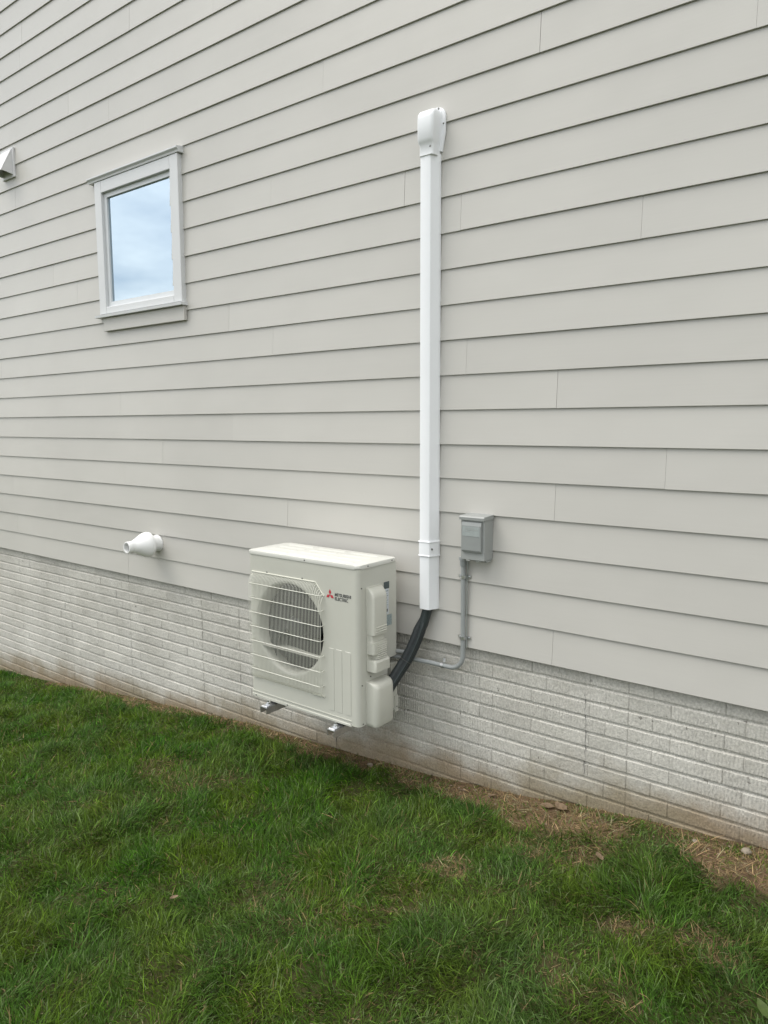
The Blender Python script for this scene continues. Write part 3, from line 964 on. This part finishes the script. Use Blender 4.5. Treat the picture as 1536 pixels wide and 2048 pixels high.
for i in range(3):
    z = 0.112 - 0.0125 * i
    b = B(); box(b, XS + 0.046, XS + 0.0535, cy0 + 0.018, cy1 - 0.008, z, z + 0.006, 0.002); obj("louver", b, MT['ivoryp'], sc)
for i in range(8):
    z = 0.020 - 0.0112 * i
    b = B(); box(b, XS + 0.044, XS + 0.0535, cy0 + 0.020 + (0.014 if i > 3 else 0), cy1 - 0.010, z, z + 0.0055, 0.002); obj("louver", b, MT['ivoryp'], sc)
# valve cover
b = B()
vy0, vy1 = -0.352, -0.196
loft(b, [sect(-0.180, vy0, vy1, 0.030, 0.02), sect(-0.1855, vy0, vy1, 0.058, 0.026), sect(-0.198, vy0, vy1, 0.072, 0.030), sect(-0.216, vy0, vy1, 0.076, 0.030),
         sect(-0.400, vy0, vy1, 0.078, 0.030), sect(-0.418, vy0 + 0.003, vy1, 0.070, 0.028), sect(-0.424, vy0 + 0.01, vy1, 0.05, 0.02)])
obj("valve_cover", b, MT['ivoryp'], ac, 40)
# labels on the side
b = B(); box(b, XS, XS + 0.0016, -0.196, -0.150, 0.292, 0.330); obj("dark_label", b, MT['stick_d'], ac)
b = B(); box(b, XS, XS + 0.0014, -0.194, -0.155, 0.150, 0.2905); lb = obj("rating_label", b, MT['stick_w'], ac)
for i, (z, h, y1_) in enumerate(((0.276, .006, -.160), (0.262, .004, -.168), (0.25, .004, -.16), (0.238, .007, -.172), (0.226, .003, -.16), (0.214, .003, -.165), (0.200, .003, -.16), (0.188, .005, -.17), (0.164, .016, -.164))):
    b = B(); box(b, XS + 0.0013, XS + 0.0019, -0.190, y1_, z, z + h); obj("print_line", b, MT['ink'] if i in (3, 8) else MT['stick_g'], lb)
b = B(); box(b, XS, XS + 0.0016, -0.205, -0.128, 0.085, 0.145); obj("grey_label", b, MT['stick_g'], ac)
# screws
def screw(p, ax, parent, r=0.0042, m=None):
    bm = B(); lathe(bm, [(0.0, 0.0), (r, 0.0), (r, 0.0022), (r * 0.6, 0.0032), (0.0, 0.0032)], (0, 0, 0), ax, 10)
    if ax == 'y':
        bmesh.ops.scale(bm, vec=(1, -1, 1), verts=bm.verts)
    bmesh.ops.translate(bm, verts=bm.verts, vec=p)
    return obj("screw", bm, m or MT['screw'], parent)
for p in ((-2.777, UYF - 0.004, 0.441), (-3.19, UYF - 0.005, UZ0 + 0.003), (-2.93, UYF - 0.005, UZ0 + 0.003), (-2.455, UYF - 0.0012, UZ0 + 0.006), (-3.08, UYF, 0.338), (-2.80, UYF, 0.338)):
    screw(p, 'y', ac)
for p in ((UX1 + 0.004, -0.335, 0.441), (UX1 + 0.004, -0.130, 0.441), (UX1, -0.384, 0.330), (UX1, -0.384, -0.190), (UX1, -0.378, UZ0 + 0.012), (UX1 - 0.0015, -0.312, -0.160), (UX1 - 0.0015, -0.215, -0.140), (-2.404, -0.115, -0.40), (-2.398, -0.086, -0.395)):
    screw(p, 'x', ac)
# three-diamond mark and lettering on the front
LX, LZ, D = -2.5955, 0.2745, 0.0305
for a in (90, 210, 330):
    b = B()
    ca = math.radians(a)
    ux, uz = math.cos(ca), math.sin(ca)
    px, pz = -uz, ux
    w = D * math.tan(math.radians(30)) / 2
    poly = [(LX, LZ), (LX + ux * D / 2 + px * w, LZ + uz * D / 2 + pz * w), (LX + ux * D, LZ + uz * D), (LX + ux * D / 2 - px * w, LZ + uz * D / 2 - pz * w)]
    prism(b, poly, UYF - 0.0014, UYF - 0.0002, 'y')
    obj("logo_diamond", b, MT['red'], ac)
def lettering(text, x, z, size, width, mat, parent):
    cu = bpy.data.curves.new("lettering", 'FONT')
    cu.body = text; cu.size = size; cu.extrude = 0.0006; cu.offset = 0.0005
    tmp = bpy.data.objects.new("lettering", cu); COL.objects.link(tmp)
    bpy.context.view_layer.update()
    me = bpy.data.meshes.new_from_object(tmp.evaluated_get(bpy.context.evaluated_depsgraph_get()))
    bpy.data.objects.remove(tmp)
    n = len(me.vertices); co = np.empty(n * 3); me.vertices.foreach_get("co", co); co = co.reshape(-1, 3)
    s = width / (co[:, 0].max() - co[:, 0].min())
    co2 = np.stack([x + (co[:, 0] - co[:, 0].min()) * s, UYF - 0.0008 - co[:, 2], z + co[:, 1]], 1)
    me.vertices.foreach_set("co", co2.ravel()); me.update()
    me.name = "lettering"
    return link("lettering", me, mat, parent)
lettering("MITSUBISHI", -2.561, 0.2735, 0.0235, 0.112, MT['ink'], ac)
lettering("ELECTRIC", -2.561, 0.2515, 0.0235, 0.092, MT['ink'], ac)

# ------------------------------------------------------------------ white duct cover for the refrigerant lines
dc = thing("duct_cover", "tall white plastic duct cover running down the siding behind the outdoor unit", "pipe cover", (-2.22, 0, 0.17))
def duct_poly(g=0.0):
    k = 0.006
    bl, br_, fl, fr, yf = -2.277 - g, -2.1765 + g, -2.258 - g, -2.1985 + g, -0.066 - g
    return [(br_, 0.002), (br_, -0.012), (br_ - 0.003, -0.018), (fr + 0.0035, yf + 0.009), (fr + 0.001, yf + 0.003), (fr - k, yf),
            (fl + k, yf), (fl - 0.001, yf + 0.003), (fl - 0.0035, yf + 0.009), (bl + 0.003, -0.018), (bl, -0.012), (bl, 0.002)]
b = B(); prism(b, duct_poly(), 0.470, 2.520, 'z'); obj("duct_body", b, MT['duct'], dc, 30)
b = B(); prism(b, duct_poly(), 0.182, 0.4695, 'z'); obj("end_duct", b, MT['duct'], dc, 30)
b = B(); prism(b, duct_poly(0.0028), 0.472, 0.552, 'z')
prism(b, duct_poly(0.0058), 0.546, 0.553, 'z', 0.002); prism(b, duct_poly(0.0058), 0.471, 0.478, 'z', 0.002)
cl = obj("coupling", b, MT['duct'], dc, 30)
screw((-2.187, -0.052, 0.512), 'y', dc, 0.006)
# wall inlet head
b = B()
def head(z, xl, xr, yf, rr, tw=0.0):
    n = 6
    p = [(xr, 0.0, z)]
    p += [(xr - rr + rr * math.cos(math.radians(a)), yf + rr - rr * math.sin(math.radians(a)), z) for a in np.linspace(0, 90, n)]
    p += [(xl + rr - rr * math.sin(math.radians(a)), yf + rr - rr * math.cos(math.radians(a)), z) for a in np.linspace(0, 90, n)]
    p += [(xl, 0.0, z)]
    return p
loft(b, [head(2.508, -2.264, -2.180, -0.071, 0.012), head(2.556, -2.264, -2.180, -0.071, 0.012), head(2.566, -2.266, -2.178, -0.078, 0.014), head(2.582, -2.268, -2.174, -0.087, 0.016),
         head(2.680, -2.268, -2.168, -0.090, 0.018), head(2.700, -2.267, -2.168, -0.087, 0.018), head(2.714, -2.264, -2.170, -0.078, 0.020), head(2.723, -2.258, -2.175, -0.060, 0.020), head(2.727, -2.250, -2.182, -0.035, 0.018)])
obj("wall_inlet", b, MT['duct'], dc, 40)
b = B()
pl = rounded(-2.284, -2.148, 2.610, 2.744, 0.045, 6, (0, 0, 1, 1))
pl = [(-2.262, 2.545), (-2.166, 2.545)] + [p for p in pl if p[1] > 2.62]
prism(b, [(-2.262, 2.530), (-2.166, 2.530), (-2.148, 2.62)] + arc(-2.193, 2.699, 0.045, 0, 90) + arc(-2.239, 2.699, 0.045, 90, 180) + [(-2.284, 2.62)], -0.010, 0.004, 'y', 0.003)
obj("wall_flange", b, MT['duct'], dc, 40)
screw((-2.186, -0.010, 2.7365), 'y', dc, 0.005); screw((-2.156, -0.010, 2.66), 'y', dc, 0.004); screw((-2.195, -0.069, 2.545), 'y', dc, 0.006)

# ------------------------------------------------------------------ insulated lines
ln = thing("insulated_lines", "black foam insulated refrigerant lines curving from the duct cover into the unit", "hose", (-2.25, -0.05, 0.1))
path = smooth_path([(-2.222, -0.028, 0.215), (-2.236, -0.034, 0.150), (-2.252, -0.048, 0.078), (-2.272, -0.072, -0.004), (-2.299, -0.105, -0.091), (-2.336, -0.152, -0.180), (-2.362, -0.198, -0.253), (-2.368, -0.24, -0.30)], 6)
b = B(); tube(b, path[4:], 0.0255, 14, rj=0.02); obj("suction_line", b, MT['foam'], ln, 60)
b = B(); tube(b, [p + Vector((-0.017, -0.012, 0.008)) * min(1, 0.3 + i_ / 8) for i_, p in enumerate(path[8:])], 0.0195, 12, rj=0.02); obj("liquid_line", b, MT['foam'], ln, 60)
b = B(); tube(b, [p + Vector((0.010, -0.021, -0.006)) * min(1, 0.3 + i_ / 8) for i_, p in enumerate(path[6:])], 0.0100, 10, rj=0.03); obj("control_cable", b, MT['tape'], ln, 60)
b = B(); tube(b, path[:13], [0.0272] * 12 + [0.0262], 14); obj("tape_wrap", b, MT['tape'], ln, 60)
b = B()
c0 = path[25]; tdir = (path[26] - path[24]).normalized()
a1 = tdir.cross(Vector((0, 0, 1))).normalized(); a2 = tdir.cross(a1)
tube(b, [c0 + Vector((-0.006, -0.005, 0.002)) + (a1 * math.cos(t_) * 0.037 + a2 * math.sin(t_) * 0.034) for t_ in np.linspace(0, 2 * math.pi, 22)], 0.0016, 5)
obj("cable_tie", b, MT['screw'], ln)

# ------------------------------------------------------------------ conduit
cd = thing("electrical_conduit", "grey electrical conduit bending from the disconnect box to behind the unit", "conduit", (-2.01, -0.02, -0.12))
YC = -0.019
pts = [(-2.012, YC, 0.470), (-2.010, YC, -0.045)]
for a in np.linspace(0, 90, 9)[1:]:
    pts.append((-2.010 - 0.078 + 0.078 * math.cos(math.radians(a)), YC, -0.045 - 0.078 * math.sin(math.radians(a))))
pts += [(-2.22, YC - 0.004, -0.121), (-2.40, YC - 0.05, -0.112), (-2.46, YC - 0.08, -0.108)]
b = B(); tube(b, pts, 0.0128, 14); obj("conduit_pipe", b, MT['conduit'], cd, 60)
b = B(); tube(b, [(-2.30, -0.05, -0.080), (-2.40, -0.08, -0.078), (-2.46, -0.09, -0.078)], 0.0120, 12); obj("conduit_stub", b, MT['conduit'], cd, 60)
b = B(); lathe(b, [(0.0, 0.440), (0.017, 0.440), (0.0185, 0.444), (0.0185, 0.468), (0.024, 0.470), (0.024, 0.484), (0.0, 0.484)], (-2.012, YC, 0), 'z', 16); obj("connector", b, MT['conduit'], cd, 40)
b = B(); tube(b, smooth_path([(-1.985, -0.03, 0.485), (-1.983, -0.022, 0.44), (-1.988, -0.016, 0.40), (-1.993, -0.012, 0.36), (-1.994, -0.010, 0.06), (-1.995, -0.010, 0.0)], 5), 0.0032, 6); obj("ground_wire", b, MT['copper'], cd, 60)
def strap(cx, cz, vertical):
    b = B()
    if vertical:
        lathe(b, [(0.0146, -0.008), (0.0168, -0.008), (0.0168, 0.008), (0.0146, 0.008)], (cx, YC, cz), 'z', 16)
        box(b, cx + 0.015, cx + 0.037, YC + 0.013, YC + 0.0155, cz - 0.008, cz + 0.008); box(b, cx - 0.037, cx - 0.015, YC + 0.013, YC + 0.0155, cz - 0.008, cz + 0.008)
        for s in (-1, 1):
            lathe(b, [(0.0, -0.004), (0.0055, -0.003), (0.0055, 0.0)], (cx + s * 0.027, YC + 0.013, cz), 'y', 8)
    else:
        lathe(b, [(0.0146, -0.008), (0.0168, -0.008), (0.0168, 0.008), (0.0146, 0.008)], (cx, YC, cz), 'x', 16)
        box(b, cx - 0.008, cx + 0.008, YC + 0.013, YC + 0.0155, cz + 0.015, cz + 0.037)
        lathe(b, [(0.0, -0.004), (0.0055, -0.003), (0.0055, 0.0)], (cx, YC + 0.013, cz + 0.027), 'y', 8)
    obj("strap", b, MT['zinc'], cd, 40)
strap(-2.011, 0.381, True); strap(-2.010, 0.053, True); strap(-2.137, -0.1225, False)

# ------------------------------------------------------------------ disconnect box
db = thing("disconnect_box", "small grey electrical disconnect box screwed to the siding right of the duct", "electrical box", (-1.92, 0, 0.49))
b = B(); box(b, -1.988, -1.850, -0.084, 0.004, 0.487, 0.694, 0.003); obj("box_body", b, MT['boxgrey'], db)
b = B(); prism(b, [(-0.096, 0.692), (-0.097, 0.706), (-0.091, 0.712), (0.002, 0.718), (0.002, 0.692)], -1.992, -1.846, 'x', 0.002); obj("rain_hood", b, MT['boxgrey'], db)
b = B(); prism(b, [(-0.0845, 0.684), (-0.093, 0.682), (-0.099, 0.664), (-0.099, 0.540), (-0.095, 0.531), (-0.0845, 0.529)], -1.9755, -1.862, 'x', 0.002); lid = obj("lid", b, MT['boxdark'], db)
b = B(); box(b, -1.969, -1.868, -0.1000, -0.0985, 0.612, 0.660); lb2 = obj("lid_label", b, MT['boxlabel'], lid)
for z, w in ((0.6495, .055), (0.642, .075), (0.634, .03)):
    b = B(); box(b, -1.955, -1.955 + w, -0.1006, -0.0999, z, z + 0.003); obj("label_line", b, MT['boxgrey'], lid)
b = B(); box(b, -1.90, -1.878, -0.080, -0.062, 0.478, 0.487, 0.002); box(b, -1.955, -1.935, -0.083, -0.070, 0.481, 0.487, 0.001)
obj("hasp", b, MT['zinc'], db)
b = B(); box(b, -1.862, -1.850, -0.060, -0.01, 0.479, 0.4865, 0.001); obj("knockout_hub", b, MT['boxgrey'], db)

# ------------------------------------------------------------------ white vent terminal
VX, VZ = -4.716, 0.292
vt = thing("vent_terminal", "white bulb-shaped plastic exhaust vent pipe sticking out low on the siding", "vent pipe", (VX, 0, VZ))
b = B(); lathe(b, [(0.063, 0.006), (0.063, -0.004), (0.0595, -0.006), (0.0595, -0.092), (0.050, -0.092)], (VX, 0, VZ), 'y', 40); obj("outer_pipe", b, MT['pvc'], vt, 35)
b = B(); lathe(b, [(0.050, -0.070), (0.082, -0.070), (0.0925, -0.074), (0.0945, -0.084), (0.0935, -0.100), (0.088, -0.118), (0.076, -0.142), (0.060, -0.172), (0.0485, -0.196), (0.0445, -0.208), (0.0435, -0.222)], (VX, 0, VZ), 'y', 48); obj("rain_cap", b, MT['pvc'], vt, 50)
b = B(); lathe(b, [(0.040, -0.20), (0.042, -0.215), (0.042, -0.258), (0.0405, -0.2605), (0.0345, -0.2605), (0.0345, -0.12), (0.0, -0.12)], (VX, 0, VZ), 'y', 40); obj("inner_pipe", b, MT['pvc'], vt, 35)
for a in (20, 110, 200, 290):
    b = B(); ca = math.radians(a)
    tube(b, [(VX + 0.0595 * math.cos(ca), -0.088, VZ + 0.0595 * math.sin(ca)), (VX + 0.084 * math.cos(ca), -0.074, VZ + 0.084 * math.sin(ca))], 0.004, 6); obj("fin", b, MT['pvc'], vt)

# ------------------------------------------------------------------ vent hood at the far upper left
vh = thing("vent_hood", "small pale wedge-shaped vent hood high on the siding at far left", "vent hood", (-6.64, 0, 3.28))
b = B(); box(b, -6.742, -6.534, -0.014, 0.006, 3.278, 3.522, 0.003); obj("mounting_flange", b, MT['hood'], vh)
b = B()
t_ = 0.003
hx0, hx1 = -6.728, -6.550
prism(b, [(-0.0145, 3.505), (-0.022, 3.500), (-0.112, 3.322), (-0.112, 3.314), (-0.105, 3.314), (-0.0145, 3.492)], hx0, hx1, 'x')
for xa_, xb_ in ((hx0, hx0 + t_), (hx1 - t_, hx1)):
    prism(b, [(-0.0145, 3.490), (-0.104, 3.3145), (-0.0145, 3.300)], xa_, xb_, 'x')
obj("hood_shell", b, MT['hood'], vh)
b = B(); box(b, hx0 + 0.006, hx1 - 0.006, -0.055, -0.052, 3.335, 3.42); obj("damper_flap", b, MT['hood'], vh)

# ------------------------------------------------------------------ lawn
POLY = np.array([(-2.55, -2.45), (-0.15, -1.05), (-0.35, 0.04), (-8.2, 0.04)])
def in_view(x, y):
    ins = np.ones_like(x, bool)
    n = len(POLY)
    for i in range(n):
        a = POLY[i]; c = POLY[(i + 1) % n]
        ins &= ((c[0] - a[0]) * (y - a[1]) - (c[1] - a[1]) * (x - a[0])) > 0
    return ins

def blades(name, n, box_, keep, length, width, colf, flat, mat, label, seedk):
    x = rng.uniform(box_[0], box_[1], n); y = rng.uniform(box_[2], box_[3], n)
    k = rng.uniform(0, 1, n) < keep(x, y)
    x, y = x[k], y[k]
    n = len(x)
    L, Wd = length(x, y), width(x, y)
    flow = 2.2 * field(x, y, 1.6, seedk) + 1.6 * field(x, y, 3.7, seedk + 11)
    az = flow + rng.normal(0, 1.0, n) + seedk
    th0, bend = flat(x, y)
    tw = rng.normal(0, 0.5, n)
    segs = 3
    pts = [np.stack([x, y, gz(x, y) - 0.004], 1)]
    for s in range(segs):
        th = th0 + bend * (s + 0.5) / segs
        d = np.stack([np.cos(az) * np.sin(th), np.sin(az) * np.sin(th), np.cos(th)], 1)
        nxt = pts[-1] + d * (L / segs)[:, None]
        pts.append(nxt)
    for s in range(1, segs + 1):
        zmin = gz(pts[s][:, 0], pts[s][:, 1]) + 0.004
        pts[s][:, 2] = np.maximum(pts[s][:, 2], zmin)
        pts[s][:, 1] = np.minimum(pts[s][:, 1], 0.026)
    side = np.stack([-np.sin(az + tw), np.cos(az + tw), 0.25 * rng.normal(0, 1, n)], 1)
    prof = [0.75, 1.0, 0.72]
    V = np.empty((n, 7, 3))
    for s in range(3):
        V[:, 2 * s] = pts[s] - side * (Wd * prof[s] / 2)[:, None]
        V[:, 2 * s + 1] = pts[s] + side * (Wd * prof[s] / 2)[:, None]
    V[:, 6] = pts[3]
    base = (np.arange(n) * 7)[:, None, None]
    F = np.array([[0, 1, 3], [0, 3, 2], [2, 3, 5], [2, 5, 4], [4, 5, 6]])[None] + base
    me = bpy.data.meshes.new(name)
    me.from_pydata(V.reshape(-1, 3), [], F.reshape(-1, 3))
    c = colf(x, y)
    ca = np.empty((n, 7, 4), np.float32)
    ca[..., :3] = c[:, None, :]; ca[..., 3] = 1
    a = me.color_attributes.new("Col", 'FLOAT_COLOR', 'POINT')
    a.data.foreach_set("color", ca.ravel())
    me.shade_smooth()
    o = link(name, me, mat)
    o['kind'] = 'stuff'; o['label'] = label; o['category'] = 'grass'
    return n

def dens(x, y):
    dist = np.hypot(x, y + 3.25)
    lod = np.clip(1.15 - 0.10 * dist, 0.45, 1.0)
    d = np.where(in_view(x, y), 1.0, 0.22) * lod
    clump = 0.85 + 0.25 * field(x, y, 2.6, 31)
    return np.clip(d * np.clip(clump, 0.35, 1) * (1 - 0.80 * dryness(x, y)), 0, 1)

def gcol(x, y):
    n = len(x)
    t1 = np.clip(0.5 + 0.5 * field(x, y, 0.9, 7), 0, 1)[:, None]
    t1 = np.clip(0.62 * t1 + 0.45 * np.clip((x[:, None] + 2.6) / 1.6, 0, 1), 0, 1)
    t2 = np.clip(0.4 + 0.5 * field(x, y, 2.2, 40), 0, 1)[:, None]
    deep = np.array([[0.034, 0.100, 0.0025]]); blue = np.array([[0.061, 0.116, 0.022]]); yell = np.array([[0.088, 0.128, 0.008]])
    c = deep * (1 - t1) + blue * t1
    c = c * (1 - 0.6 * t2) + yell * 0.6 * t2
    c = c * np.exp(rng.normal(0, 0.42, n))[:, None]
    # some pale and some dead blades
    pale = rng.uniform(0, 1, n) < 0.09
    c[pale] = c[pale] * 0.5 + np.array([0.12, 0.15, 0.07])
    dead = rng.uniform(0, 1, n) < (0.022 + 0.45 * dryness(x, y))
    c[dead] = np.array([0.20, 0.15, 0.065]) * np.exp(rng.normal(0, 0.25, dead.sum()))[:, None]
    return np.clip(c, 0.005, 0.6)

def glen(x, y):
    base = 0.048 + 0.014 * field(x, y, 1.7, 13)
    return np.clip(base * np.exp(rng.normal(0, 0.30, len(x))), 0.022, 0.135) * (1 - 0.35 * dryness(x, y)) * np.clip(0.6 + (-y) * 2.0, 0.6, 1)
def gwid(x, y):
    dist = np.hypot(x, y + 3.25)
    return np.clip(rng.normal(0.0026, 0.0008, len(x)), 0.0012, 0.0055) * np.clip(0.65 + 0.15 * dist, 1.0, 1.7)
def gflat(x, y):
    n = len(x)
    return np.abs(rng.normal(0.55, 0.36, n)), np.clip(rng.normal(0.95, 0.5, n), 0.0, 1.9)
n1 = blades("grass", 1250000, (-9.5, 1.4, -3.9, 0.02), dens, glen, gwid, gcol, gflat, MT['grass'], "green lawn grass growing up to the foundation", 2)

def sdens(x, y):
    return np.clip(np.where(in_view(x, y), 1.0, 0.3) * (0.035 + 0.9 * dryness(x, y)), 0, 1) * np.clip(1.1 - 0.1 * np.hypot(x, y + 3.25), .4, 1)
def scol(x, y):
    n = len(x)
    c = np.array([[0.235, 0.165, 0.085]]) * np.exp(rng.normal(0, 0.35, n))[:, None]
    g = rng.uniform(0, 1, n) < 0.25
    c[g] = np.array([0.20, 0.185, 0.10]) * np.exp(rng.normal(0, 0.3, g.sum()))[:, None]
    return np.clip(c, 0.01, 0.6)
n2 = blades("straw", 300000, (-9.5, 1.4, -3.9, 0.02), sdens, lambda x, y: np.clip(rng.normal(0.055, 0.02, len(x)), 0.015, 0.11), lambda x, y: np.clip(rng.normal(0.0022, 0.0007, len(x)), 0.001, 0.004) * np.clip(0.65 + 0.15 * np.hypot(x, y + 3.25), 1.0, 1.6), scol,
            lambda x, y: (np.clip(rng.normal(1.25, 0.2, len(x)), 0.7, 1.5), np.clip(rng.normal(0.3, 0.2, len(x)), 0, 0.7)), MT['straw'], "dry brown straw lying over the bare soil by the wall", 9)

# ---- a few leaves and stones lying about
def leaf(x, y, L, Wd, az, mat, label, cat, curl=0.3, lift=0.012):
    bm = B()
    n = 6
    z0 = float(gz(x, y)) + lift
    rows = []
    for i in range(n + 1):
        t = i / n
        w = Wd * math.sin(math.pi * min(0.98, t * 0.94 + 0.03)) ** 0.8 * (1 + 0.12 * random.uniform(-1, 1)) / 2
        a = (t - 0.5) * L
        h = curl * L * (t - 0.5) ** 2
        rows.append([bm.verts.new((a, s * w, h + abs(s) * w * 0.35)) for s in (-1, 0, 1)])
    for i in range(n):
        for j in range(2):
            bm.faces.new((rows[i][j], rows[i][j + 1], rows[i + 1][j + 1], rows[i + 1][j]))
    bmesh.ops.solidify(bm, geom=list(bm.faces), thickness=0.0008)
    bmesh.ops.rotate(bm, verts=bm.verts, cent=(0, 0, 0), matrix=Matrix.Rotation(az, 3, 'Z') @ Matrix.Rotation(random.uniform(-.25, .25), 3, 'X'))
    o = obj("leaf", bm, mat, None, 60, loc=(x, y, z0))
    tag(o, label, cat)
    return o
leaf(-1.49, -0.065, 0.070, 0.042, 0.4, MT['leaf'], "pale tan oval dead leaf on bare soil against the foundation", "leaf", lift=0.012)
leaf(-1.42, -0.055, 0.085, 0.050, -0.5, MT['leaf'], "ragged brown dead leaf beside the pale tan leaf at the foundation", "leaf", 0.6, lift=0.012)
leaf(-1.80, -0.06, 0.045, 0.026, 0.9, MT['leaf'], "small pale leaf scrap on the soil below the conduit", "leaf", lift=0.010)
leaf(-2.45, -1.55, 0.036, 0.024, 1.2, MT['leaf'], "small brown dead leaf lying alone in the green lawn", "leaf", lift=0.045)
leaf(-1.09, -0.40, 0.060, 0.032, 2.3, MT['leaf'], "brown curled dead leaf on the thin yellow grass", "leaf", lift=0.02)
leaf(-0.352, -0.965, 0.085, 0.030, 2.2, MT['leafg'], "broad yellow-green weed leaf at the bottom right corner of the lawn", "leaf", lift=0.04)

def stone(x, y, r, label):
    bm = B()
    bmesh.ops.create_icosphere(bm, subdivisions=2, radius=r)
    for v in bm.verts:
        v.co *= 1 + random.uniform(-.16, .16)
        v.co.z *= 0.55
    o = obj("stone", bm, MT['stone'], None, 50, loc=(x, y, float(gz(x, y)) + r * 0.25))
    tag(o, label, "stone")
stone(-0.60, -0.035, 0.023, "pale rounded stone on the brown bare patch at far right by the wall")
stone(-2.62, -0.055, 0.018, "small pale stone at the foot of the wall under the unit")
stone(-0.80, -0.055, 0.012, "small light stone among dry grass just left of the larger pale stone")
b = B()
for i in range(140):
    x = random.uniform(-2.9, -0.3); y = -abs(random.gauss(0, 0.09)) - 0.01
    r = random.uniform(0.003, 0.0075)
    n0 = len(b.verts)
    bmesh.ops.create_icosphere(b, subdivisions=1, radius=r)
    b.verts.ensure_lookup_table()
    vs = b.verts[n0:]
    for v in vs:
        v.co.z *= 0.6; v.co *= 1 + random.uniform(-.2, .2)
    bmesh.ops.translate(b, verts=vs, vec=(x, y, float(gz(x, y)) + r * 0.2))
o = obj("pebbles", b, MT['pebble'])
o['kind'] = 'stuff'; o['label'] = "loose pebbles and crumbs of soil along the wall"; o['category'] = "gravel"
print("blades", n1, n2)
